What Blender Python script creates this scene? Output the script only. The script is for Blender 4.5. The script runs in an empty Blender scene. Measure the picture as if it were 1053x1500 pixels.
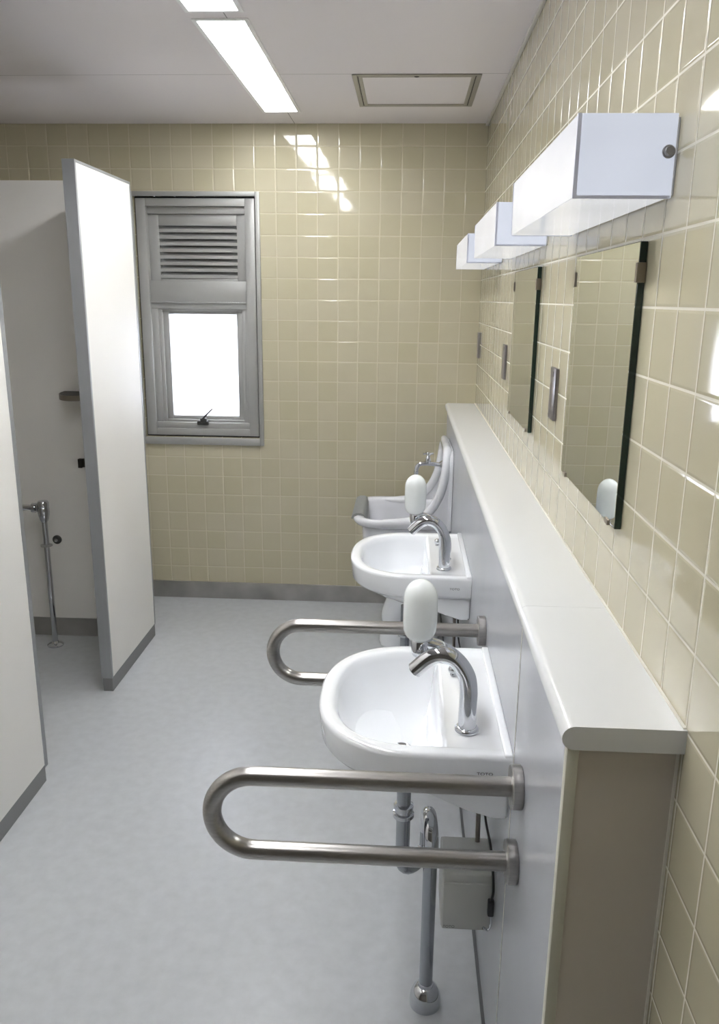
import bpy, bmesh, math, random
from mathutils import Vector, Matrix
random.seed(7)
SC = bpy.context.scene
COL = SC.collection
PI = math.pi

# ------------------------------------------------------------------ materials
def lin(c):
    c = c / 255.0
    return c / 12.92 if c <= 0.04045 else ((c + 0.055) / 1.055) ** 2.4
def rgb(r, g, b): return (lin(r), lin(g), lin(b), 1.0)

def mat(name, col, rough=0.5, metal=0.0, **kw):
    m = bpy.data.materials.new(name); m.use_nodes = True
    b = m.node_tree.nodes['Principled BSDF']
    b.inputs['Base Color'].default_value = col
    b.inputs['Roughness'].default_value = rough
    b.inputs['Metallic'].default_value = metal
    for k, v in kw.items():
        b.inputs[k.replace('_', ' ')].default_value = v
    return m

def nodes(m):
    nt = m.node_tree
    return nt, nt.nodes, nt.links, nt.nodes['Principled BSDF']

def noisy(m, c1, c2, scale, detail=4, bump=0.0, rough=None, stretch=None):
    nt, N, L, b = nodes(m)
    tc = N.new('ShaderNodeNewGeometry')
    src = tc.outputs['Position']
    if stretch:
        mp = N.new('ShaderNodeMapping'); mp.inputs['Scale'].default_value = stretch
        L.new(src, mp.inputs['Vector']); src = mp.outputs['Vector']
    n = N.new('ShaderNodeTexNoise'); n.inputs['Scale'].default_value = scale
    n.inputs['Detail'].default_value = detail
    L.new(src, n.inputs['Vector'])
    r = N.new('ShaderNodeValToRGB')
    r.color_ramp.elements[0].position = 0.3; r.color_ramp.elements[0].color = c1
    r.color_ramp.elements[1].position = 0.7; r.color_ramp.elements[1].color = c2
    L.new(n.outputs['Fac'], r.inputs['Fac']); L.new(r.outputs['Color'], b.inputs['Base Color'])
    if bump:
        bp = N.new('ShaderNodeBump'); bp.inputs['Strength'].default_value = bump
        bp.inputs['Distance'].default_value = 0.002
        L.new(n.outputs['Fac'], bp.inputs['Height']); L.new(bp.outputs['Normal'], b.inputs['Normal'])
    return m

def tile_mat(name, axis_u, off_u, off_z, tile=(188, 181, 157), grout=(212, 208, 194)):
    """10 cm square glazed wall tiles laid on a world grid; each tile sits a hair out of true."""
    m = mat(name, rgb(*tile), 0.09)
    nt, N, L, b = nodes(m)
    b.inputs['Specular IOR Level'].default_value = 0.5
    g = N.new('ShaderNodeNewGeometry')
    sp = N.new('ShaderNodeSeparateXYZ'); L.new(g.outputs['Position'], sp.inputs[0])
    def M(op, a, c=None, d=None):
        n = N.new('ShaderNodeMath'); n.operation = op
        for i, v in enumerate((a, c, d)):
            if v is None: continue
            if isinstance(v, (int, float)): n.inputs[i].default_value = v
            else: L.new(v, n.inputs[i])
        return n.outputs[0]
    u = M('DIVIDE', M('SUBTRACT', sp.outputs[axis_u], off_u), 0.1)
    w = M('DIVIDE', M('SUBTRACT', sp.outputs['Z'], off_z), 0.1)
    fu, fw = M('FRACT', M('ADD', u, 100)), M('FRACT', M('ADD', w, 100))
    iu, iw = M('FLOOR', u), M('FLOOR', w)
    du = M('MINIMUM', fu, M('SUBTRACT', 1.0, fu)); dw = M('MINIMUM', fw, M('SUBTRACT', 1.0, fw))
    d = M('MINIMUM', du, dw)                       # distance to nearest joint, tile units
    cb = N.new('ShaderNodeCombineXYZ'); L.new(iu, cb.inputs[0]); L.new(iw, cb.inputs[1])
    wn = N.new('ShaderNodeTexWhiteNoise'); wn.noise_dimensions = '3D'; L.new(cb.outputs[0], wn.inputs['Vector'])
    # joint mask
    mr = N.new('ShaderNodeMapRange'); mr.interpolation_type = 'SMOOTHSTEP'
    mr.inputs['From Min'].default_value = 0.012; mr.inputs['From Max'].default_value = 0.022
    L.new(d, mr.inputs['Value'])
    # slight colour variation between tiles
    ramp = N.new('ShaderNodeMix'); ramp.data_type = 'RGBA'
    ramp.inputs['A'].default_value = rgb(tile[0]-2, tile[1]-2, tile[2]-4)
    ramp.inputs['B'].default_value = rgb(tile[0]+2, tile[1]+2, tile[2]+3)
    L.new(wn.outputs['Value'], ramp.inputs['Factor'])
    mix = N.new('ShaderNodeMix'); mix.data_type = 'RGBA'
    mix.inputs['A'].default_value = rgb(*grout)
    L.new(mr.outputs['Result'], mix.inputs['Factor']); L.new(ramp.outputs['Result'], mix.inputs['B'])
    L.new(mix.outputs['Result'], b.inputs['Base Color'])
    ro = M('SUBTRACT', 0.55, M('MULTIPLY', mr.outputs['Result'], 0.50))
    L.new(ro, b.inputs['Roughness'])
    # height: rounded tile shoulders + recessed joint + glaze waviness
    h = N.new('ShaderNodeMapRange'); h.interpolation_type = 'SMOOTHSTEP'
    h.inputs['From Min'].default_value = 0.005; h.inputs['From Max'].default_value = 0.06
    L.new(d, h.inputs['Value'])
    wv = N.new('ShaderNodeTexNoise'); wv.inputs['Scale'].default_value = 9; wv.inputs['Detail'].default_value = 1
    L.new(g.outputs['Position'], wv.inputs['Vector'])
    hh = M('ADD', h.outputs['Result'], M('MULTIPLY', wv.outputs['Fac'], 0.5))
    bp = N.new('ShaderNodeBump'); bp.inputs['Strength'].default_value = 0.6; bp.inputs['Distance'].default_value = 0.0012
    L.new(hh, bp.inputs['Height'])
    # per tile tilt
    v1 = N.new('ShaderNodeVectorMath'); v1.operation = 'SUBTRACT'; v1.inputs[1].default_value = (.5, .5, .5)
    L.new(wn.outputs['Color'], v1.inputs[0])
    v2 = N.new('ShaderNodeVectorMath'); v2.operation = 'SCALE'; v2.inputs['Scale'].default_value = 0.010
    L.new(v1.outputs[0], v2.inputs[0])
    v3 = N.new('ShaderNodeVectorMath'); v3.operation = 'ADD'
    L.new(bp.outputs['Normal'], v3.inputs[0]); L.new(v2.outputs[0], v3.inputs[1])
    v4 = N.new('ShaderNodeVectorMath'); v4.operation = 'NORMALIZE'; L.new(v3.outputs[0], v4.inputs[0])
    L.new(v4.outputs[0], b.inputs['Normal'])
    return m

TILE_B = tile_mat('tile_back', 'X', -0.0934, 2.2785, grout=(199, 192, 169))
TILE_R = tile_mat('tile_right', 'Y', -2.986, 1.2785)
PLASTER = mat('plaster', rgb(196, 192, 182), 0.6)

FLOOR = noisy(mat('vinyl_floor', rgb(178, 181, 184), 0.34), rgb(175, 178, 181), rgb(184, 187, 190), 26, 8)
CEIL = mat('ceiling_board', rgb(200, 196, 197), 0.85)
def ceiling_lines(m):
    nt, N, L, b = nodes(m)
    g = N.new('ShaderNodeNewGeometry'); sp = N.new('ShaderNodeSeparateXYZ'); L.new(g.outputs['Position'], sp.inputs[0])
    def M(op, a, c=None):
        n = N.new('ShaderNodeMath'); n.operation = op
        for i, v in enumerate((a, c)):
            if v is None: continue
            if isinstance(v, (int, float)): n.inputs[i].default_value = v
            else: L.new(v, n.inputs[i])
        return n.outputs[0]
    def dist(out, off, per):
        f = M('FRACT', M('ADD', M('DIVIDE', M('SUBTRACT', out, off), per), 50))
        return M('MULTIPLY', M('MINIMUM', f, M('SUBTRACT', 1.0, f)), per)
    d = M('MINIMUM', dist(sp.outputs['Y'], -0.858, 0.91), dist(sp.outputs['X'], -0.90, 1.82))
    k = M('LESS_THAN', d, 0.0016)
    mx = N.new('ShaderNodeMix'); mx.data_type = 'RGBA'
    mx.inputs['A'].default_value = rgb(226, 221, 223); mx.inputs['B'].default_value = rgb(150, 146, 145)
    L.new(k, mx.inputs['Factor']); L.new(mx.outputs['Result'], b.inputs['Base Color'])
ceiling_lines(CEIL)

CERAMIC = mat('white_ceramic', rgb(240, 242, 245), 0.08, Coat_Weight=0.6, Coat_Roughness=0.04)
CERAMIC_GREY = mat('sink_ceramic', rgb(214, 215, 219), 0.10, Coat_Weight=0.5, Coat_Roughness=0.05)
CHROME = mat('chrome', rgb(208, 210, 214), 0.07, 1.0)
STEEL = noisy(mat('brushed_steel', rgb(176, 172, 168), 0.28, 1.0), rgb(168, 165, 162), rgb(182, 179, 176), 30, 3, stretch=(1, 8, 8))
STEEL_D = noisy(mat('dull_steel', rgb(170, 168, 165), 0.42, 0.85), rgb(160, 158, 155), rgb(196, 193, 190), 5, 3)
ALU = mat('window_aluminium', rgb(166, 166, 163), 0.42, 0.3)
ALU_EDGE = mat('edge_aluminium', rgb(158, 160, 163), 0.38, 0.4)
BLACK_GAP = mat('black_gap', rgb(28, 28, 28), 0.6)
LOUVRE_BACK = mat('louvre_backing', rgb(92, 92, 90), 0.6)
PANEL = noisy(mat('partition_laminate', rgb(220, 217, 211), 0.52), rgb(232, 230, 226), rgb(236, 234, 230), 2, 2)
KICK = mat('kick_plate_steel', rgb(140, 140, 140), 0.45, 0.5)
LINING = noisy(mat('lining_panel', rgb(182, 185, 192), 0.25), rgb(172, 174, 180), rgb(178, 180, 185), 3, 2)
ENDPANEL = mat('lining_end_panel', rgb(198, 190, 180), 0.45)
ENDTRIM = mat('lining_end_trim', rgb(188, 186, 172), 0.4)
SHELF = mat('ledge_board', rgb(216, 217, 217), 0.2)
CAULK = mat('caulk', rgb(222, 218, 208), 0.5)
MIRROR = mat('mirror_silver', (0.80, 0.83, 0.80, 1), 0.005, 1.0)
MIRROR_EDGE = mat('mirror_edge_glass', rgb(16, 40, 32), 0.1)
CLIP = mat('clip_metal', rgb(150, 140, 128), 0.3, 1.0)
PLATE = mat('plate_metal', rgb(150, 146, 150), 0.3, 1.0)
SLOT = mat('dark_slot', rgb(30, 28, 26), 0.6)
BOTTLE = mat('bottle_plastic', rgb(236, 240, 240), 0.22, Subsurface_Weight=0.15, Subsurface_Radius=(0.02, 0.02, 0.02))
PVC = mat('grey_pipe', rgb(168, 172, 178), 0.22, 0.75)
BOXM = mat('box_plastic', rgb(198, 198, 194), 0.4)
BLACK = mat('black_rubber', rgb(22, 22, 24), 0.45)
INK = mat('printed_ink', rgb(70, 72, 74), 0.5)
INK_L = mat('printed_ink_light', rgb(120, 120, 118), 0.5)
PAD = mat('grey_pad', rgb(128, 130, 128), 0.55)
FRAME_C = mat('hatch_frame', rgb(168, 164, 156), 0.4, 0.4)
LIGHTBODY = mat('luminaire_enamel', rgb(235, 235, 235), 0.35)

def emis(name, col, s, rough=0.3, base=(0.8, 0.8, 0.8, 1)):
    m = mat(name, base, rough)
    b = m.node_tree.nodes['Principled BSDF']
    b.inputs['Emission Color'].default_value = col
    b.inputs['Emission Strength'].default_value = s
    return m
TUBE = emis('fluorescent_tube', (0.97, 0.985, 1.0, 1), 17.0)
def shade_mat(name, col, s, base):
    m = emis(name, col, s, 0.15, base)
    nt, N, L, b = nodes(m)
    g = N.new('ShaderNodeNewGeometry'); n = N.new('ShaderNodeTexNoise')
    mp = N.new('ShaderNodeMapping'); mp.inputs['Scale'].default_value = (1, 1, 2.2)
    L.new(g.outputs['Position'], mp.inputs['Vector']); L.new(mp.outputs['Vector'], n.inputs['Vector'])
    n.inputs['Scale'].default_value = 5; n.inputs['Detail'].default_value = 2
    mr = N.new('ShaderNodeMapRange'); mr.inputs['From Min'].default_value = 0.3; mr.inputs['From Max'].default_value = 0.7
    mr.inputs['To Min'].default_value = s * 0.93; mr.inputs['To Max'].default_value = s * 1.07
    L.new(n.outputs['Fac'], mr.inputs['Value']); L.new(mr.outputs['Result'], b.inputs['Emission Strength'])
    return m
SHADE = shade_mat('lamp_shade_front', (0.90, 0.93, 1.0, 1), 0.26, rgb(150, 150, 156))
SHADE_END = shade_mat('lamp_shade_end', (0.80, 0.86, 1.0, 1), 0.29, rgb(140, 142, 150))

# frosted pane lit by the sky behind it
PANE = bpy.data.materials.new('frosted_glass'); PANE.use_nodes = True
_n = PANE.node_tree.nodes; _l = PANE.node_tree.links
_b = _n['Principled BSDF']; _b.inputs['Base Color'].default_value = (0.8, 0.82, 0.85, 1); _b.inputs['Roughness'].default_value = 0.35
_t = _n.new('ShaderNodeBsdfTranslucent'); _t.inputs['Color'].default_value = (0.95, 0.95, 0.97, 1)
_x = _n.new('ShaderNodeMixShader'); _x.inputs[0].default_value = 0.8
_l.new(_b.outputs[0], _x.inputs[1]); _l.new(_t.outputs[0], _x.inputs[2]); _l.new(_x.outputs[0], _n['Material Output'].inputs['Surface'])

# ------------------------------------------------------------------ helpers
def BM(): return bmesh.new()

def box(bm, x0, x1, y0, y1, z0, z1, bev=0.0, seg=2):
    t = bmesh.new()
    r = bmesh.ops.create_cube(t, size=1.0)
    for v in t.verts:
        v.co = Vector(((x0 + x1) / 2 + v.co.x * (x1 - x0), (y0 + y1) / 2 + v.co.y * (y1 - y0), (z0 + z1) / 2 + v.co.z * (z1 - z0)))
    if bev: bmesh.ops.bevel(t, geom=t.edges[:], offset=bev, segments=seg, affect='EDGES', profile=0.5)
    merge(bm, t)

def merge(bm, t):
    me = bpy.data.meshes.new('tmp'); t.to_mesh(me); t.free(); bm.from_mesh(me); bpy.data.meshes.remove(me)

def tube(bm, pts, rad, seg=20, cap=True, flat=1.0):
    pts = [Vector(p) for p in pts]; n = len(pts)
    if not isinstance(rad, (list, tuple)): rad = [rad] * n
    T = [(pts[min(i + 1, n - 1)] - pts[max(i - 1, 0)]).normalized() for i in range(n)]
    a = Vector((0, 1, 0)) if abs(T[0].y) < 0.9 else Vector((1, 0, 0))
    U = (a - a.dot(T[0]) * T[0]).normalized(); rings = []
    for i in range(n):
        if i:
            U = (U - U.dot(T[i]) * T[i]).normalized()
        V = T[i].cross(U)
        rings.append([bm.verts.new(pts[i] + rad[i] * (math.cos(2 * PI * k / seg) * U * flat + math.sin(2 * PI * k / seg) * V)) for k in range(seg)])
    for i in range(n - 1):
        for k in range(seg):
            bm.faces.new((rings[i][k], rings[i][(k + 1) % seg], rings[i + 1][(k + 1) % seg], rings[i + 1][k]))
    if cap:
        bm.faces.new(rings[0][::-1]); bm.faces.new(rings[-1])

def lathe(bm, prof, c=(0, 0, 0), axis='z', seg=32, sx=1.0, sy=1.0):
    """prof: list of (radius, height)"""
    c = Vector(c); rings = []
    for r, h in prof:
        ring = []
        for k in range(seg):
            a = 2 * PI * k / seg; p = Vector((r * math.cos(a) * sx, r * math.sin(a) * sy, h))
            if axis == 'x': p = Vector((h, p.x, p.y))
            if axis == 'y': p = Vector((p.x, h, p.y))
            ring.append(bm.verts.new(c + p))
        rings.append(ring)
    for i in range(len(rings) - 1):
        for k in range(seg):
            bm.faces.new((rings[i][k], rings[i][(k + 1) % seg], rings[i + 1][(k + 1) % seg], rings[i + 1][k]))
    bm.faces.new(rings[0][::-1]); bm.faces.new(rings[-1])

def loft(bm, rings, cap0=True, cap1=True):
    R = [[bm.verts.new(p) for p in r] for r in rings]; n = len(R[0])
    for i in range(len(R) - 1):
        for k in range(n):
            bm.faces.new((R[i][k], R[i][(k + 1) % n], R[i + 1][(k + 1) % n], R[i + 1][k]))
    if cap0: bm.faces.new(R[0][::-1])
    if cap1: bm.faces.new(R[-1])

def arc(c, r, a0, a1, n, ax1, ax2):
    c = Vector(c); ax1 = Vector(ax1); ax2 = Vector(ax2)
    return [c + r * (math.cos(a0 + (a1 - a0) * i / n) * ax1 + math.sin(a0 + (a1 - a0) * i / n) * ax2) for i in range(n + 1)]

def smooth_path(P, n=10):
    P = [Vector(p) for p in P]; Q = [2 * P[0] - P[1]] + P + [2 * P[-1] - P[-2]]; out = []
    for i in range(1, len(Q) - 2):
        for k in range(n):
            t = k / n; a, b, c, d = Q[i - 1], Q[i], Q[i + 1], Q[i + 2]
            out.append(0.5 * ((2 * b) + (c - a) * t + (2 * a - 5 * b + 4 * c - d) * t * t + (3 * b - a - 3 * c + d) * t ** 3))
    out.append(P[-1]); return out

def obj(name, bm, m, parent=None, smooth=False, auto=None):
    bmesh.ops.recalc_face_normals(bm, faces=bm.faces[:])
    me = bpy.data.meshes.new(name); bm.to_mesh(me); bm.free()
    me.materials.append(m)
    if smooth:
        for p in me.polygons: p.use_smooth = True
        if auto is not None: me.set_sharp_from_angle(angle=math.radians(auto))
    o = bpy.data.objects.new(name, me); COL.objects.link(o)
    if parent: o.parent = parent
    return o

def B(name, m, parent, *b, bev=0.0, seg=2, smooth=None):
    bm = BM()
    for q in b: box(bm, *q, bev=bev, seg=seg)
    return obj(name, bm, m, parent, smooth=bool(bev), auto=40 if bev else None)

def tag(o, label, cat, group=None):
    o['label'] = label; o['category'] = cat
    if group: o['group'] = group
    return o

def thing(name, label, cat, loc=(0, 0, 0), group=None):
    o = bpy.data.objects.new(name, None); COL.objects.link(o); o.location = loc
    o.empty_display_size = 0.05
    return tag(o, label, cat, group)

def struct(o): o['kind'] = 'structure'; return o

def copy_tree(o, parent=None):
    c = o.copy(); COL.objects.link(c); c.parent = parent
    for ch in [k for k in SC.objects if k.parent == o]: copy_tree(ch, c)
    return c

def text_mesh(txt, size, depth=0.0004):
    cu = bpy.data.curves.new('t', 'FONT'); cu.body = txt; cu.size = size; cu.extrude = depth / 2
    cu.align_x = 'CENTER'; cu.align_y = 'CENTER'
    o = bpy.data.objects.new('t', cu); COL.objects.link(o)
    dg = bpy.context.evaluated_depsgraph_get(); dg.update()
    me = bpy.data.meshes.new_from_object(o.evaluated_get(dg))
    bpy.data.objects.remove(o); bpy.data.curves.remove(cu)
    return me
def text_obj(name, txt, size, m, parent, mtx, bold=1.0):
    me = text_mesh(txt, size); me.transform(mtx); me.materials.clear(); me.materials.append(m)
    o = bpy.data.objects.new(name, me); COL.objects.link(o); o.parent = parent
    return o

# ------------------------------------------------------------------ room shell
H = 2.376
XL, YR = -2.75, -5.0
struct(B('floor', FLOOR, None, (XL - .1, .1, YR - .1, .2, -.1, 0)))
ceil_bm = BM()
# ceiling with openings for two recessed luminaires and the hatch
LX0, LX1 = -0.996, -0.850
LY = [(-1.46, -0.262), (-2.74, -1.542), (-3.80, -2.822)]
HX0, HX1, HY0, HY1 = -0.575, -0.103, -0.858, -0.356
def grid_slab(bm, x0, x1, y0, y1, z0, z1, holes):
    xs = sorted({x0, x1} | {h[0] for h in holes} | {h[1] for h in holes}); ys = sorted({y0, y1} | {h[2] for h in holes} | {h[3] for h in holes})
    for i in range(len(xs) - 1):
        for j in range(len(ys) - 1):
            cx, cy = (xs[i] + xs[i + 1]) / 2, (ys[j] + ys[j + 1]) / 2
            if any(h[0] < cx < h[1] and h[2] < cy < h[3] for h in holes): continue
            box(bm, xs[i], xs[i + 1], ys[j], ys[j + 1], z0, z1)
grid_slab(ceil_bm, XL - .1, .1, YR - .1, .2, H, H + .12,
          [(LX0, LX1, a, b) for a, b in LY] + [(HX0 + .02, HX1 - .02, HY0 + .02, HY1 - .02)])
struct(obj('ceiling', ceil_bm, CEIL))
struct(B('wall_right', TILE_R, None, (0, .1, YR, 0.0, 0, H)))
WX0, WX1, WZ0, WZ1 = -1.690, -1.094, 0.884, 2.056
struct(B('wall_back', TILE_B, None, (XL, WX0, 0, .15, 0, H), (WX1, .1, 0, .15, 0, H), (WX0, WX1, 0, .15, 0, WZ0), (WX0, WX1, 0, .15, WZ1, H)))
struct(B('wall_left', PLASTER, None, (XL - .1, XL, YR, 0, 0, H)))
struct(B('wall_rear', mat('rear_paint', rgb(120, 116, 108), .6), None, (XL, 0, YR - .1, YR, 0, H)))
struct(B('baseboard_back', STEEL_D, None, (-1.9, -.14, -.012, 0, 0, .092), bev=.002))
struct(B('trim_1', mat('ceiling_trim', rgb(206, 203, 198), 0.4), None, (-.011, 0, YR, 0, H - .012, H), bev=.002))

# window
w = thing('window_1', 'grey aluminium window with louvre panel above a frosted pane', 'window', (-1.392, 0, .884))
struct(w)
for k in ('label', 'category'): pass
def WB(name, m, *b, parent=None, bev=.0015):
    bb = [(x0 + 1.392, x1 + 1.392, y0, y1, z0 - .884, z1 - .884) for x0, x1, y0, y1, z0, z1 in b]
    return B(name, m, parent or w, *bb, bev=bev, seg=2)
def ring(x0, x1, z0, z1, t, y0, y1, tb=None, tt=None):
    tb = tb or t; tt = tt or t
    return [(x0, x0 + t, y0, y1, z0, z1), (x1 - t, x1, y0, y1, z0, z1), (x0 + t, x1 - t, y0, y1, z0, z0 + tb), (x0 + t, x1 - t, y0, y1, z1 - tt, z1)]
WB('casing', ALU, *ring(-1.712, -1.073, .846, 2.076, .021, -.016, 0.0, tb=.036, tt=.021))
WB('gap_ring', BLACK_GAP, *ring(WX0 + .0005, WX1 - .0005, WZ0 + .0005, WZ1 - .0005, .022, .02, .05), bev=0)  # black ring set back in the gap between casing and main frame
WB('main_frame', ALU, *ring(-1.683, -1.101, .892, 2.047, .047, .004, .11, tb=.034, tt=.036))
WB('louvre_frame', ALU, (-1.636, -1.585, .045, .075, 1.66, 1.978), (-1.197, -1.148, .045, .075, 1.66, 1.978),
   (-1.585, -1.197, .045, .075, 1.927, 1.978), (-1.585, -1.197, .045, .075, 1.66, 1.673), (-1.636, -1.148, .03, .06, 1.978, 2.011))
for i in range(9):
    z = 1.676 + i * .0311
    bm = BM(); bm2 = None
    # slanted blade
    y0, y1 = .046, .085
    vs = [(-1.587, y0, z), (-1.587, y0, z + .0135), (-1.587, y1, z + .034), (-1.587, y1, z + .030)]
    ws = [(-1.195, a, b) for _, a, b in vs]
    loft(bm, [[Vector((x + 1.392, y, q - .884)) for x, y, q in vs], [Vector((x + 1.392, y, q - .884)) for x, y, q in ws]])
    obj('louvre_blade', bm, ALU, w)
WB('louvre_backing', LOUVRE_BACK, (-1.60, -1.19, .092, .1, 1.66, 1.98), bev=0)
WB('middle_rail', ALU, (-1.641, -1.143, .020, .10, 1.562, 1.662))
WB('rail_bead', ALU, (-1.641, -1.143, .012, .02, 1.556, 1.562), (-1.641, -1.143, .024, .09, 1.528, 1.556))
WB('sash', ALU, *ring(-1.604, -1.163, .958, 1.528, .018, .035, .10, tb=.012, tt=.01), *ring(-1.586, -1.181, .970, 1.518, .0295, .052, .10, tb=.018, tt=.016))
WB('side_stop', ALU, (-1.641, -1.604, .028, .1, .926, 1.53), (-1.163, -1.143, .028, .1, .926, 1.53))
WB('sill_bar', ALU, (-1.641, -1.143, .016, .1, .926, .957))
WB('pane', PANE, (-1.558, -1.210, .074, .080, .986, 1.504), bev=0)
hb = BM(); box(hb, -.030, .028, .0, .03, .062, .084, bev=.004); box(hb, -.012, .022, -.006, .01, .078, .098, bev=.003)
tube(hb, [(-.004, .002, .09), (.02, -.006, .115), (.05, -.012, .143), (.058, -.014, .151)], [.006, .0045, .004, .003], 12)
obj('window_handle', hb, mat('handle_dark', rgb(70, 70, 68), 0.4, 0.6), w, True, 40)
del w['label']; del w['category']

# ------------------------------------------------------------------ low lining wall with ledge
YE = -3.178
lw = bpy.data.objects.new('wall_low', None); COL.objects.link(lw); struct(lw); lw.location = (0, YE, 0)
B('lining_front', LINING, lw, (-.138, -.122, .002, 0.0 - YE, 0, 1.049))
B('core', ENDPANEL, lw, (-.1215, -.0005, .02, 0 - YE, 0, 1.049))
B('end_trim', ENDTRIM, lw, (-.1395, -.1245, -.003, .012, 0, 1.049), bev=.001)
B('end_panel', ENDPANEL, lw, (-.1245, -.0042, .0, .012, 0, 1.049))
B('caulk_joint', CAULK, lw, (-.0042, -.0005, -.002, .008, 0, 1.049))
B('lining_seam', CAULK, lw, (-.1387, -.137, .407, .4095, 0, 1.049))
B('floor_strip', mat('cove_strip', rgb(92, 94, 96), 0.5), lw, (-.145, -.138, 0.0, -YE, 0, .008))
sh = thing('ledge_board', 'long white ledge board with rounded front edge along the right tiled wall, above the basins', 'ledge', (0, YE, 1.05))
def ledge(y0, y1):
    bm = BM(); prof = [(0, .0005), (-.134, .0005)] + [(-.134 - .016 * math.sin(a), .0165 - .016 * math.cos(a)) for a in [PI * i / 14 for i in range(1, 14)]] + [(-.134, .0325), (0, .0325)]
    loft(bm, [[Vector((x, y0, z)) for x, z in prof], [Vector((x, y1, z)) for x, z in prof]])
    return obj('board', bm, SHELF, sh, True, 30)
ledge(-.016, .388); ledge(.3888, -YE - .0005)
B('wall_caulk', CAULK, sh, (-.004, -.0002, -.012, -YE - .001, .0325, .0345))

# ------------------------------------------------------------------ washbasins
ZB = .775; HB = .2425
def dring(u0, us, a, b, n, z, N=44, nb=12, skew=0.0):
    P = []
    for i in range(nb):                       # along the wall from -b to +b, then round the front
        P.append((u0, -b + 2 * b * i / nb, z))
    for i in range(5):
        P.append((u0 + (us - u0) * i / 5, b, z))
    for i in range(N + 1):
        t = PI / 2 - PI * i / N
        c, s = max(math.cos(t), 0), math.sin(t)
        P.append((us + a * c ** (2 / n), b * math.copysign(abs(s) ** (2 / n), s), z))
    for i in range(1, 5):
        P.append((us - (us - u0) * i / 5, -b, z))
    return [Vector((-u, v, z)) for u, v, z in P]

def make_basin():
    t = thing('washbasin', '', 'washbasin', (-.1385, -2.523, ZB), 'wall hung washbasins along the low wall')
    bm = BM()
    def R(us, a, b, z, n=2.45, u0=0.0): return dring(u0, us, a, b, n, z)
    rings = [
        R(.04, .06, .09, -.178, 2.2), R(.06, .08, .125, -.165, 2.2), R(.09, .12, .16, -.140, 2.3),
        R(.12, .16, .19, -.112), R(.145, .19, .215, -.086), R(.155, .203, .228, -.072), R(.155, .214, .236, -.068), R(.158, .218, .2385, -.06),
        R(.16, .220, HB, -.010), R(.16, .2195, HB - .001, -.004), R(.16, .216, HB - .004, -.0005), R(.16, .213, HB - .008, .001),
        R(.16, .196, HB - .026, .000),
        ]
    # bowl opening (shift back edge to u0)
    def I(u0, us, a, b, z, n=2.5): return dring(u0, us, a, b, n, z)
    rings += [I(.118, .165, .186, .212, -.001), I(.123, .165, .181, .207, -.005), I(.127, .167, .174, .200, -.018),
              I(.132, .17, .163, .190, -.050), I(.137, .172, .145, .172, -.085), I(.146, .18, .110, .138, -.120),
              I(.160, .188, .070, .085, -.137), I(.180, .195, .030, .035, -.143), I(.195, .2, .012, .014, -.144)]
    loft(bm, rings)
    o = obj('bowl', bm, CERAMIC, t, True, 50)
    sk = [(-.001, -.064), (-.001, -.143), (-.03, -.143), (-.075, -.127), (-.13, -.103), (-.215, -.074), (-.205, -.064)]
    for a, b in ((-.2255, -.208), (.208, .2255)):
        bm = BM(); loft(bm, [[Vector((x, a, z)) for x, z in sk], [Vector((x, b, z)) for x, z in sk]]); bmesh.ops.bevel(bm, geom=bm.edges[:], offset=.004, segments=2, affect='EDGES')
        obj('skirt', bm, CERAMIC, t, True, 40)
    # raised splash lip at the wall
    B('back_lip', CERAMIC, t, (-.016, .001, -HB + .002, HB - .002, -.03, .004), bev=.004, seg=3)
    bm = BM(); lathe(bm, [(.002, -.0305), (.022, -.0305), (.024, -.028), (.020, -.026), (.012, -.029), (.002, -.027)], (-.203, .010, -.1125))
    obj('drain', bm, CHROME, t, True, 40)
    bm = BM(); lathe(bm, [(.006, 0), (.0075, .003), (.006, .006), (.0105, .010), (.012, .015), (.010, .021), (.005, .024), (.001, .0245)], (-.092, .088, -.001))
    obj('drain_knob', bm, CHROME, t, True, 60)
    M = Matrix.Translation((-.050, -HB - .0003, -.036)) @ Matrix.Rotation(PI / 2, 4, 'X')
    text_obj('maker_mark', 'TOTO', .0085, INK, t, M @ Matrix.Scale(1.25, 4, (1, 0, 0)))
    return t

def make_faucet():
    t = thing('faucet', '', 'faucet', (-.217, -2.672, ZB), 'chrome faucets on the washbasins')
    bm = BM(); lathe(bm, [(.020, 0), (.0235, .001), (.0235, .005), (.021, .008), (.0175, .0095)])
    obj('base_ring', bm, CHROME, t, True, 40)
    P = smooth_path([(0, 0, .006), (0, 0, .05), (0, 0, .086), (-.006, .001, .117), (-.026, .004, .145), (-.053, .007, .154), (-.078, .010, .144), (-.105, .013, .117)], 8)
    n = len(P); rad = [.0178 - .0022 * (i / (n - 1)) for i in range(n)]
    bm = BM(); tube(bm, P, rad, 28)
    obj('spout', bm, CHROME, t, True, 40)
    d = (P[-1] - P[-2]).normalized()
    bm = BM(); tube(bm, [P[-1] - d * .001, P[-1] + d * .0035], [.0112, .0105], 24); obj('aerator', bm, mat('aerator_grey', rgb(120, 124, 128), .4, .5), t, True, 40)
    return t

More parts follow.
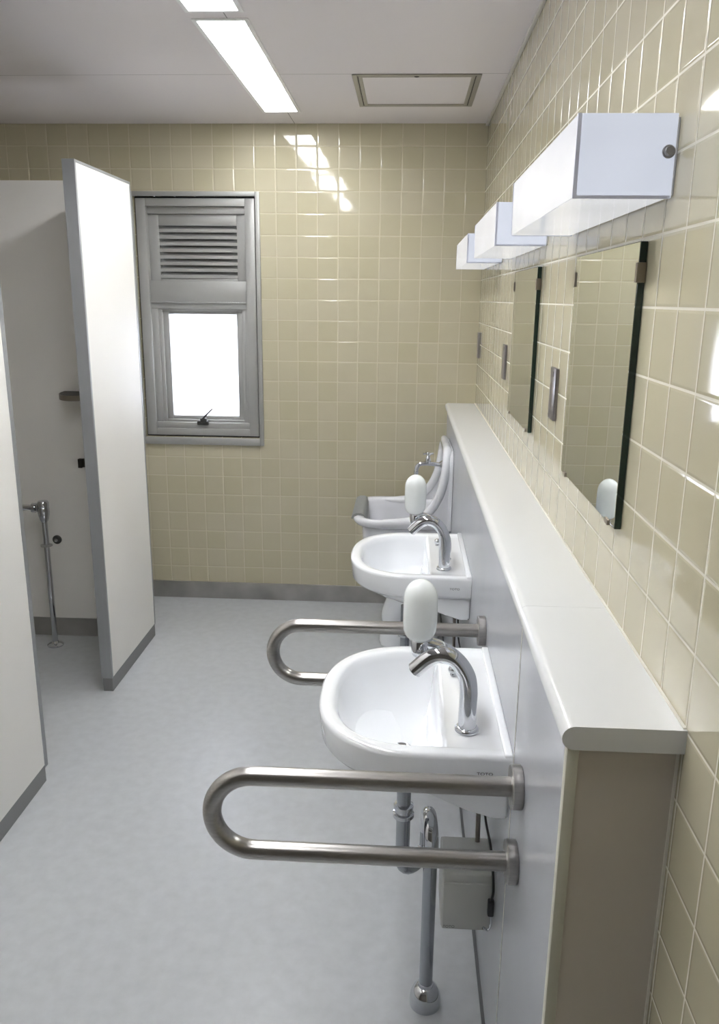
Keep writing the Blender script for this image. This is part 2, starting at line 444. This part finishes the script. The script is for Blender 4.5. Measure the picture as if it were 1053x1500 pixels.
def make_dispenser():
    t = thing('soap_dispenser', '', 'soap dispenser', (-.207, -2.588, ZB), 'soap dispensers beside the faucets')
    bm = BM(); lathe(bm, [(.015, 0), (.016, .001), (.016, .004), (.014, .006)]); obj('base_ring', bm, CHROME, t, True, 40)
    P = smooth_path([(0, 0, .005), (.002, 0, .045), (-.003, 0, .076), (-.020, 0, .105), (-.048, 0, .129), (-.078, 0, .142), (-.100, 0, .144)], 8)
    bm = BM(); tube(bm, P, .0125, 24); obj('arm', bm, CHROME, t, True, 40)
    bm = BM(); lathe(bm, [(.010, .112), (.016, .118), (.0185, .126), (.0185, .149), (.016, .152)], (-.103, 0, 0)); obj('collar', bm, CHROME, t, True, 40)
    bm = BM(); tube(bm, [(-.100, 0, .095), (-.100, 0, .116)], .0045, 12); obj('nozzle', bm, mat('nozzle_grey', rgb(120, 122, 126), .35, .6), t, True, 40)
    r = .0338; prof = [(.012, .1515), (.018, .1525), (.024, .156), (.029, .162), (.0325, .172)]
    prof += [(r, .186), (r + .0004, .21), (r, .238)]
    prof += [(r * math.cos(a), .238 + .040 * math.sin(a)) for a in [PI / 2 * i / 9 for i in range(1, 9)]] + [(.001, .278)]
    bm = BM(); lathe(bm, prof, (-.105, 0, 0), seg=40); obj('bottle', bm, BOTTLE, t, True, 60)
    return t

def make_trap():
    t = thing('drain_trap', '', 'drain pipe', (-.272, -2.560, 0), 'chrome drain traps under the washbasins')
    bm = BM(); tube(bm, [(-.062, .015, .5965), (-.062, .015, .515)], .0155, 20); tube(bm, [(-.062, .015, .488), (-.062, .015, .375)] + [Vector((-.062, .015, .375)) + Vector((.0275 * (1 - math.cos(a)), .03 * (1 - math.cos(a)), -.036 * math.sin(a))) for a in [PI * i / 12 for i in range(1, 13)]] + [(-.007, .075, .42)], .0155, 20)
    obj('tailpiece', bm, PVC, t, True, 50)
    bm = BM(); lathe(bm, [(.016, .486), (.0235, .488), (.0235, .496), (.019, .498), (.019, .506), (.022, .508), (.022, .516), (.016, .518)], (-.062, .015, 0)); obj('slip_nut', bm, CHROME, t, True, 30)
    bm = BM(); tube(bm, [(-.007, .075, .41), (-.007, .075, .43)] + [Vector((-.0035, .0375, .432)) + Vector((-.0035 * math.cos(a), .0375 * math.cos(a), .040 * math.sin(a))) for a in [PI * i / 14 for i in range(0, 15)]] + [(0, 0, .40)], .0165, 22)
    box(bm, -.030, -.012, -.008, .008, .405, .421, bev=.003)
    lathe(bm, [(.0165, .385), (.0205, .387), (.0205, .404), (.0165, .406)], (0, 0, 0))
    obj('return_bend', bm, CHROME, t, True, 50)
    bm = BM(); tube(bm, [(0, 0, .388), (0, 0, .03)], .0155, 22); obj('riser', bm, PVC, t, True, 50)
    bm = BM(); lathe(bm, [(.036, 0), (.0365, .012), (.0345, .028), (.029, .042), (.021, .050), (.0175, .052), (.0165, .060), (.0155, .0605)]); obj('floor_flange', bm, CHROME, t, True, 50)
    return t

def make_box():
    t = thing('sensor_box', '', 'control box', (-.1385, -2.618, .263), 'faucet control boxes under the washbasins')
    B('body', BOXM, t, (-.109, -.0002, 0, .125, 0.0, .140), bev=.005, seg=3)
    B('cover', BOXM, t, (-.107, -.004, -.006, .0, .003, .120), bev=.003)
    M = Matrix.Translation((-.092, -.0065, .010)) @ Matrix.Rotation(PI / 2, 4, 'X')
    text_obj('maker_mark', 'TOTO', .009, INK_L, t, M)
    B('indicator_mark', INK, t, (-.020, -.013, -.0068, -.006, .0075, .0125))
    return t

def make_cord():
    t = thing('power_cord', '', 'cord', (-.1385, -2.60, .40), 'cords beside the control boxes')
    P = smooth_path([(-.010, .155, .19), (-.012, .14, .10), (-.010, .10, .055), (-.006, .02, .045), (-.006, -.03, .03), (-.006, -.060, .0), (-.008, -.055, -.030)], 8)
    bm = BM(); tube(bm, P, .0028, 10); obj('cable', bm, BLACK, t, True, 60)
    bm = BM(); box(bm, -.015, -.002, -.062, -.046, -.066, -.030, bev=.003)
    obj('plug', bm, BLACK, t, True, 40)
    bm = BM(); tube(bm, smooth_path([(-.008, -.054, -.064), (-.006, -.054, -.090), (-.012, -.054, -.104), (-.022, -.054, -.098)], 6), .0025, 8)
    obj('hook', bm, CHROME, t, True, 40)
    return t

def make_hose():
    t = thing('supply_hose', '', 'hose', (-.160, -2.45, .42), 'grey supply hoses under the washbasins')
    bm = BM(); tube(bm, smooth_path([(.0, .03, .20), (-.002, .01, .12), (-.004, -.04, .04), (-.006, -.065, -.0135)], 8), .0055, 12)
    obj('hose', bm, mat('hose_grey', rgb(140, 132, 126), .45, .3), t, True, 60)
    return t

DY = .985
def pair(mk, l1, l2, dx=0.0, dy=DY):
    a = mk(); a['label'] = l1
    b = copy_tree(a); b.location = a.location + Vector((dx, dy, 0)); b['label'] = l2
    return a, b
b1, b2 = pair(make_basin, 'white ceramic washbasin in the foreground, between the two U-shaped grab bars',
     'white ceramic washbasin farther back, next to the deep utility sink')
pair(make_faucet, 'curved chrome faucet on the foreground washbasin', 'curved chrome faucet on the farther washbasin, in front of the utility sink', -.002, .972)
pair(make_dispenser, 'foreground soap dispenser with white capsule bottle on a chrome arm', 'farther soap dispenser with white capsule bottle, seen against the utility sink', 0, .985)
pair(make_trap, 'drain trap and floor pipe under the foreground washbasin, with chrome floor flange', 'drain trap under the farther washbasin, seen behind the rear grab bar')
pair(make_box, 'pale grey control box on the low wall under the foreground washbasin', 'pale grey control box on the low wall under the farther washbasin')
pair(make_cord, 'black cord and plug beside the foreground control box', 'black cord under the farther washbasin')
pair(make_hose, 'short grey supply hose behind the foreground drain pipe', 'short grey supply hose under the farther washbasin')

# ------------------------------------------------------------------ grab bars
def make_bar():
    t = thing('grab_bar', '', 'grab bar', (-.1385, -2.870, .709), 'U-shaped stainless grab bars')
    r = .0168; hh = .0745
    P = [Vector((-.016, 0, hh)), Vector((-.2, 0, hh))] + [Vector((-x, 0, hh)) for x in (.3, .4, .45)]
    P += arc((-.462, 0, 0), hh, PI / 2, 3 * PI / 2, 28, (1, 0, 0), (0, 0, 1))
    P += [Vector((-x, 0, -hh)) for x in (.45, .4, .3, .2, .016)]
    bm = BM(); tube(bm, P, r, 28); obj('rail', bm, STEEL, t, True, 50)
    for s in (1, -1):
        bm = BM(); lathe(bm, [(.036, -.0002), (.0375, -.002), (.0375, -.017), (.036, -.0185), (.017, -.0188)], (0, 0, s * hh), 'x', 40)
        obj('flange', bm, STEEL, t, True, 40)
    return t
pair(make_bar, 'U-shaped stainless grab bar in the foreground, in front of the near washbasin', 'U-shaped stainless grab bar between the two washbasins', 0, .672)

# ------------------------------------------------------------------ utility sink
SY = -.475
ss = thing('utility_sink', 'deep white ceramic utility sink with high rounded back, in the far corner behind the washbasins', 'sink', (-.1385, SY, .65))
def sq(u0, u1, b, z, n=5.0, N=64):
    out = []; c = (u0 + u1) / 2; a = (u1 - u0) / 2
    for i in range(N):
        t = 2 * PI * i / N; cc, s = math.cos(t), math.sin(t)
        out.append(Vector((-(c + a * math.copysign(abs(cc) ** (2 / n), cc)), b * math.copysign(abs(s) ** (2 / n), s), z)))
    return out
bm = BM()
loft(bm, [sq(.06, .26, .10, -.36), sq(.03, .31, .14, -.345), sq(.002, .36, .18, -.29), sq(.001, .392, .200, -.15), sq(.001, .396, .204, -.045),
          sq(.001, .408, .215, -.040), sq(.001, .424, .225, -.032), sq(.001, .436, .230, -.017), sq(.001, .433, .229, -.004), sq(.004, .418, .222, .003), sq(.02, .394, .208, -.001), sq(.03, .382, .196, -.012),
          sq(.035, .372, .19, -.05), sq(.05, .350, .175, -.20), sq(.07, .33, .155, -.255), sq(.12, .26, .09, -.268)])
obj('basin', bm, CERAMIC_GREY, ss, True, 60)
# high back slab with rounded shoulders and flared side wings
bm = BM()
bp_ = []
for i in range(11): bp_.append((-.222 + .06 - .06 * math.cos(PI / 2 * i / 10) , .245 + .06 * math.sin(PI / 2 * i / 10)))
for i in range(11): bp_.append((.222 - .06 + .06 * math.sin(PI / 2 * i / 10), .245 + .06 * math.cos(PI / 2 * i / 10)))
poly = [(-.222, -.04)] + bp_ + [(.222, -.04)]
loft(bm, [[Vector((-.001, y, z)) for y, z in poly], [Vector((-.014, y, z)) for y, z in poly], [Vector((-.018, y * .985, z * .995 - .001)) for y, z in poly]])
obj('back_panel', bm, CERAMIC_GREY, ss, True, 50)
# rolled rim running up the side, over the back and down the far side
pts = [(-.30, -.209, -.012), (-.22, -.209, -.010), (-.165, -.209, .0), (-.120, -.210, .022), (-.082, -.211, .062), (-.055, -.211, .115), (-.040, -.211, .17), (-.032, -.209, .22),
       (-.027, -.198, .268), (-.025, -.165, .298), (-.025, -.10, .304), (-.025, .0, .304)]
full = pts + [(x, -y, z) for x, y, z in reversed(pts[:-1])]
P = smooth_path(full, 6); n = len(P)
bm = BM(); tube(bm, P, [.020 if 6 < i < n - 7 else .014 + .001 * min(i, n - 1 - i) for i in range(n)], 16); obj('rolled_rim', bm, CERAMIC_GREY, ss, True, 60)
for s in (-1, 1):
    bm = BM(); web = [Vector((-.005, s * .211, -.02))] + [Vector((x, s * .211, z)) for x, y, z in pts[:8]] + [Vector((-.005, s * .211, .22))]
    loft(bm, [[v + Vector((0, -.009, 0)) for v in web], [v + Vector((0, .009, 0)) for v in web]]); obj('side_wing', bm, CERAMIC_GREY, ss)
bm = BM()
lp = [Vector((x, 0, z)) for x, z in [(-.370, -.055), (-.376, -.008), (-.385, .006), (-.398, .012), (-.418, .012), (-.434, .004), (-.4405, -.010), (-.437, -.016), (-.425, -.004), (-.395, -.004), (-.382, -.055)]]
loft(bm, [[v + Vector((0, y, 0)) for v in lp] for y in (-.150, .190)]); obj('rim_pad', bm, PAD, ss, True, 40)['label'] = 'grey rubber pad over the front rim'
# ceramic trap to the floor
bm = BM(); Pz = smooth_path([(-.20, -.02, -.34), (-.22, -.04, -.42), (-.25, -.05, -.50), (-.235, -.03, -.545), (-.19, 0, -.50), (-.13, .02, -.47), (-.10, .03, -.55), (-.10, .03, -.648)], 6)
tube(bm, Pz, [.055 - .012 * (i / len(Pz)) for i in range(len(Pz))], 20); lathe(bm, [(.075, -.6495), (.078, -.63), (.066, -.615), (.045, -.60)], (-.10, .03, 0)); lathe(bm, [(.062, -.6495), (.066, -.63), (.060, -.56), (.045, -.53)], (-.245, -.045, 0))
obj('trap', bm, CERAMIC, ss, True, 60)
# tap
tp = thing('sink_tap', 'small chrome cross-handle tap above the utility sink', 'tap', (-.1565, SY, .862))
bm = BM(); lathe(bm, [(.022, -.008), (.022, -.014), (.016, -.026), (.010, -.034)], (0, 0, 0), 'x', 24); obj('wall_flange', bm, CHROME, tp, True, 40)
bm = BM(); tube(bm, smooth_path([(-.02, 0, 0), (-.05, 0, 0), (-.075, 0, .002), (-.105, 0, .002), (-.125, 0, -.004), (-.136, 0, -.022), (-.138, 0, -.04)], 6), .010, 16)
lathe(bm, [(.011, 0), (.014, .008), (.012, .024), (.009, .034), (.005, .040), (.004, .050)], (-.085, 0, 0)); lathe(bm, [(.0095, -.05), (.0115, -.048), (.0115, -.034), (.009, -.032)], (-.138, 0, 0)); obj('body', bm, CHROME, tp, True, 40)
bm = BM()
for a in range(4):
    d = Vector((math.cos(a * PI / 2 + .35), math.sin(a * PI / 2 + .35), 0)); tube(bm, [Vector((-.085, 0, .048)), Vector((-.085, 0, .048)) + d * .018, Vector((-.085, 0, .048)) + d * .024], [.0035, .0045, .0055], 10)
lathe(bm, [(.006, .043), (.007, .05), (.005, .054), (.001, .055)], (-.085, 0, 0)); obj('cross_handle', bm, CHROME, tp, True, 50)

# ------------------------------------------------------------------ mirrors, lamps, cover plates
def make_mirror():
    t = thing('wall_mirror', '', 'mirror', (0, -2.822, 1.231), 'frameless mirrors on the right wall')
    B('backing', MIRROR_EDGE, t, (-.0112, -.0008, 0, .462, 0, .442), bev=.0005, seg=1)
    B('silvered_face', MIRROR, t, (-.0120, -.01125, .0012, .4608, .0012, .4408))
    for y in (0, .462):
        s = 1 if y else -1
        B('clip', CLIP, t, (-.0145, -.0008, y - (.006 if y else .004), y + (.004 if y else .006), .383, .412), bev=.0006, seg=1)
    for y in (.035, .41): B('clip', CLIP, t, (-.0145, -.0008, y, y + .022, -.003, .006), bev=.0006, seg=1)
    return t
pair(make_mirror, 'nearer frameless wall mirror with dark green edge, above the ledge', 'farther frameless wall mirror, narrow in view, left of the nearer one', 0, .972)

LAMP_TRIM = mat('lamp_edge', rgb(196, 200, 218), .3)
def make_lamp():
    t = thing('wall_lamp', '', 'wall lamp', (0, -2.920, 1.721), 'white box lamps along the right wall')
    L, D, h = .672, .134, .105
    B('back_plate', LIGHTBODY, t, (-.010, -.0003, .004, L - .004, .004, h - .004))
    bm = BM()  # diffuser: bottom, front and top faces folded from one sheet (3 mm)
    box(bm, -D, -D + .003, .0055, L - .0055, 0, h, bev=.0008, seg=1); box(bm, -D + .0025, -.010, .0055, L - .0055, 0, .003); box(bm, -D + .0025, -.010, .0055, L - .0055, h - .003, h)
    obj('diffuser', bm, SHADE, t, True, 30)
    for y in (0.0, L - .003):
        B('end_cover', SHADE_END, t, (-D, -.004, y, y + .003, 0, h), bev=.0008, seg=1)
    for y in (-.0006, L - .0035):
        B('edge_trim', LAMP_TRIM, t, (-D - .0005, -D + .0045, y, y + .004, -.0005, h), (-D + .0045, -.006, y, y + .004, -.0005, .0035))
    for y, s in ((0.0, -1), (L, 1)):
        bm = BM(); prof = [(.0085, 0), (.0085, .002), (.0065, .003), (.0065, .008), (.0055, .009)]
        lathe(bm, [(r, s * hh) for r, hh in prof], (-.013, y, .058), 'y', 24); obj('fixing_knob', bm, mat('knob_grey', rgb(150, 150, 152), .4, .3), t, True, 40)
    return t
la = make_lamp(); la['label'] = 'nearest of the three white box wall lamps, largest in view'
lb = copy_tree(la); lb.location.y += 1.008; lb['label'] = 'middle one of the three white box wall lamps on the right wall'
lc = copy_tree(la); lc.location.y += 2.016; lc['label'] = 'farthest of the three white box wall lamps, smallest in view'

def make_plate():
    t = thing('outlet_plate', '', 'outlet plate', (0, -2.199, 1.315), 'metal outlet plates on the right wall')
    B('plate', PLATE, t, (-.0085, -.0003, 0, .070, 0, .120), bev=.0015, seg=2)
    B('slot', SLOT, t, (-.0089, -.008, .028, .034, .100, .112))
    return t
pa = make_plate(); pa['label'] = 'metal outlet plate between the two mirrors, nearest of three'
pb = copy_tree(pa); pb.location.y = -1.200; pb['label'] = 'metal outlet plate just left of the farther mirror'
pc = copy_tree(pa); pc.location.y = -.118; pc['label'] = 'metal outlet plate beside the far room corner'

# ------------------------------------------------------------------ ceiling fittings
def make_light(L=1.196):
    t = thing('ceiling_light', '', 'ceiling light', (-.923, -1.459, H), 'recessed fluorescent ceiling lights')
    hw = (LX1 - LX0) / 2
    bm = BM(); box(bm, -hw, -hw + .002, 0, L, -.004, .08); box(bm, hw - .002, hw, 0, L, -.004, .08); box(bm, -hw, hw, 0, .002, -.004, .08); box(bm, -hw, hw, L - .002, L, -.004, .08); box(bm, -hw, hw, 0, L, .08, .082)
    obj('housing', bm, LIGHTBODY, t)
    B('flange', LIGHTBODY, t, (-hw - .012, -hw, -.012, L + .012, -.004, -.0003), (hw, hw + .012, -.012, L + .012, -.004, -.0003), (-hw, hw, -.012, 0, -.004, -.0003), (-hw, hw, L, L + .012, -.004, -.0003), bev=.001, seg=1)
    bm = BM(); tube(bm, [(.004, .05, .028), (.004, L - .05, .028)], .034, 24); obj('fluorescent_tube', bm, TUBE, t, True, 40)
    B('lamp_holder', LIGHTBODY, t, (-.014, .022, .025, .05, .008, .078), bev=.002)
    B('lamp_holder', LIGHTBODY, t, (-.014, .022, L - .05, L - .025, .008, .078), bev=.002)
    return t
l1 = make_light(); l1['label'] = 'recessed fluorescent ceiling light nearest the window wall'
l2 = copy_tree(l1); l2.location.y = -2.739; l2['label'] = 'recessed fluorescent ceiling light farther from the window wall, second in the row'
l3 = make_light(.976); l3.location.y = -3.799; l3['label'] = 'recessed fluorescent ceiling light just above the camera'

ht = thing('access_hatch', 'square ceiling access hatch with grey metal frame', 'access hatch', ((HX0 + HX1) / 2, (HY0 + HY1) / 2, H))
hx, hy = (HX1 - HX0) / 2, (HY1 - HY0) / 2
def rect_ring(x, y, t, z0, z1): return [(-x, -x + t, -y, y, z0, z1), (x - t, x, -y, y, z0, z1), (-x + t, x - t, -y, -y + t, z0, z1), (-x + t, x - t, y - t, y, z0, z1)]
B('outer_frame', FRAME_C, ht, *rect_ring(hx, hy, .018, -.004, -.0003), bev=.001, seg=1)
B('gap_shadow_strip', SLOT, ht, *rect_ring(hx - .0182, hy - .0182, .003, -.001, .01))  # dark strip put in as the shadow between the two hatch frames
B('inner_frame', FRAME_C, ht, *rect_ring(hx - .0215, hy - .0215, .014, -.004, .012), bev=.001, seg=1)
B('hatch_panel', mat('hatch_board', rgb(227, 222, 224), .85), ht, (-hx + .035, hx - .035, -hy + .035, hy - .035, -.001, .01))
bm = BM(); lathe(bm, [(.008, -.005), (.009, -.004), (.009, -.0005)], (0, -hy + .024, 0)); obj('latch', bm, SLOT, ht, True, 40)

# ------------------------------------------------------------------ toilet cubicle
PH = 2.05; PX = -1.530; TH = .045
def panel_y(name, label, y0, y1, ends):
    """partition panel in the corridor plane, running along y"""
    t = thing(name, label, 'partition', (PX, y0, 0), 'cubicle partitions')
    B('panel', PANEL, t, (-TH + .002, 0, .004 if 'a' in ends else 0, y1 - y0 - (.004 if 'b' in ends else 0), .062, PH - .01))
    B('kick_plate', KICK, t, (-TH + .004, -.0015, .003, y1 - y0 - .003, 0, .062))
    e = []
    if 'a' in ends: e.append((-TH, .0015, -.003, .009, .060, PH))
    if 'b' in ends: e.append((-TH, .0015, y1 - y0 - .008, y1 - y0 + .002, .060, PH))
    e.append((-TH, .0015, 0, y1 - y0, PH - .01, PH))
    B('edge_profile', ALU_EDGE, t, *e, bev=.001, seg=1)
    return t
panel_y('toilet_partition', 'white partition panel left of the window with grey edges and kick plate', -1.110, -.525, 'ab')
panel_y('toilet_partition', 'white partition panel at the left edge of the photo, nearest the camera', -3.6, -1.748, 'b')
sp = thing('side_partition', 'shaded partition at the back of the open cubicle, facing the camera', 'partition', (PX - TH, -.565, 0), 'cubicle partitions')
B('panel', PANEL, sp, (XL + .002 - PX + TH, -.0005, 0, .036, .092, PH)); B('kick_plate', STEEL_D, sp, (XL + .002 - PX + TH, -.0005, .001, .035, 0, .092))
np_ = thing('side_partition', 'partition wall behind the near cubicle panel, mostly hidden', 'partition', (PX - TH, -3.60, 0), 'cubicle partitions')
B('panel', PANEL, np_, (XL + .002 - PX + TH, -.0005, 0, .036, .062, PH)); B('kick_plate', KICK, np_, (XL + .002 - PX + TH, -.0005, .001, .035, 0, .062))
dr = thing('cubicle_door', 'opened cubicle door seen edge-on behind the near white partition', 'door', (PX - .012, -1.742, 0))
B('leaf', PANEL, dr, (-.60, -.004, .002, .034, .035, PH - .05)); B('edge_profile', ALU_EDGE, dr, (-.004, 0, 0, .036, .033, PH - .05), bev=.001, seg=1)
# flush valve
fv = thing('flush_valve', 'chrome flush valve on a tall floor pipe inside the open cubicle', 'flush valve', (-1.959, -.679, 0))
bm = BM(); tube(bm, [(0, 0, .01), (0, 0, .62)], .0125, 18); obj('pipe', bm, CHROME, fv, True, 40)
bm = BM(); lathe(bm, [(.036, 0), (.037, .006), (.030, .011), (.018, .014), (.0135, .024)]); obj('floor_flange', bm, CHROME, fv, True, 40)
bm = BM(); lathe(bm, [(.013, .485), (.026, .487), (.026, .492), (.013, .494)]); obj('pipe_clip', bm, STEEL_D, fv, True, 40)
bm = BM(); lathe(bm, [(.0135, .60), (.020, .612), (.024, .63), (.026, .645), (.026, .665), (.024, .668), (.026, .671), (.026, .690), (.020, .698), (.008, .700)])
tube(bm, [(0, 0, .665), (-.05, 0, .665), (-.14, 0, .665)], .014, 18); lathe(bm, [(.020, -.036), (.022, -.034), (.022, -.050), (.020, -.052)], (0, 0, .665), 'x', 20)
obj('valve_body', bm, CHROME, fv, True, 40)
bm = BM(); tube(bm, [(-.13, 0, .665), (-.14, 0, .665), (-.15, .0, .60), (-.15, 0, .42)], .013, 16); obj('outlet_pipe', bm, CHROME, fv, True, 40)
kb = thing('wall_button', 'small round metal button on the shaded partition beside the flush pipe', 'button', (-1.958, -.5655, .484))
bm = BM(); lathe(bm, [(.021, 0), (.021, -.006), (.017, -.009), (.012, -.009), (.012, -.013), (.010, -.015)], (0, 0, 0), 'y', 28); obj('rim', bm, mat('dark_metal', rgb(100, 100, 98), .3, 1.0), kb, True, 40)
bm = BM(); lathe(bm, [(.0085, -.014), (.0085, -.017), (.006, -.018)], (0, 0, 0), 'y', 20); obj('push_cap', bm, CHROME, kb, True, 40)
cs = thing('corner_shelf', 'small rounded shelf high on the shaded cubicle partition', 'shelf', (-1.790, -.5655, 1.152))
bm = BM(); poly = [Vector((-.10 * math.cos(a) + .02, -.165 * math.sin(a), 0)) for a in [PI * i / 28 for i in range(29)]]
loft(bm, [[v + Vector((0, -.0003, z)) for v in poly] for z in (0, .022)]); obj('tray', bm, mat('shelf_brown', rgb(120, 112, 98), .4, .2), cs, True, 30)
bm = BM(); poly2 = [Vector((v.x * .93, v.y * .95 - .002, 0)) for v in poly]; loft(bm, [[v + Vector((0, 0, z)) for v in poly2] for z in (.0222, .024)]); obj('mat', bm, mat('shelf_dark', rgb(60, 54, 48), .5), cs)
bk = thing('wall_bracket', 'tiny dark metal bracket on the shaded partition under the corner shelf', 'bracket', (-1.818, -.5655, .832))
B('bracket_plate', mat('bracket_metal', rgb(110, 106, 98), .35, .8), bk, (.0, .028, -.004, -.0003, 0, .040), bev=.001, seg=1)
B('bracket_lip', mat('bracket_dark', rgb(50, 46, 40), .5), bk, (-.004, .001, -.022, -.0003, 0, .040), (-.004, .014, -.022, -.018, 0, .040))

# ------------------------------------------------------------------ light
wd = bpy.data.worlds.new('world'); SC.world = wd; wd.use_nodes = True
bg = wd.node_tree.nodes['Background']; bg.inputs[0].default_value = (0.86, 0.90, 1.0, 1); bg.inputs[1].default_value = 6.0

def area(name, loc, sx, sy, power, rot=(0, 0, 0), col=(1, .985, .97)):
    l = bpy.data.lights.new(name, 'AREA'); l.shape = 'RECTANGLE'; l.size = sx; l.size_y = sy; l.energy = power; l.color = col
    o = bpy.data.objects.new(name, l); COL.objects.link(o); o.location = loc; o.rotation_euler = rot
    return o

# ------------------------------------------------------------------ camera (recovered from the tile grid)
p = (-0.35344, -4.09688, 1.58667); yaw, pit, rol, F = -0.054385, 0.258293, 0.010799, 1183.05
ca, sa, cb, sb = math.cos(yaw), math.sin(yaw), math.cos(pit), math.sin(pit)
f = Vector((sa * cb, ca * cb, -sb)); r = Vector((ca, -sa, 0)); u = r.cross(f)
r2 = r * math.cos(rol) + u * math.sin(rol); u2 = -r * math.sin(rol) + u * math.cos(rol)
cam = bpy.data.cameras.new('camera'); co = bpy.data.objects.new('camera', cam); COL.objects.link(co)
M = Matrix(((r2.x, u2.x, -f.x, p[0]), (r2.y, u2.y, -f.y, p[1]), (r2.z, u2.z, -f.z, p[2]), (0, 0, 0, 1)))
co.matrix_world = M
cam.sensor_fit = 'VERTICAL'; cam.sensor_height = 36.0; cam.lens = F / 1500 * 36.0; cam.clip_start = 0.02
SC.camera = co
SC.view_settings.view_transform = 'Standard'; SC.view_settings.look = 'None'
SC.view_settings.gamma = 1.0; SC.view_settings.use_curve_mapping = False
SC.view_settings.exposure = 1.05
SC.cycles.max_bounces = 12; SC.cycles.diffuse_bounces = 8; SC.cycles.glossy_bounces = 6
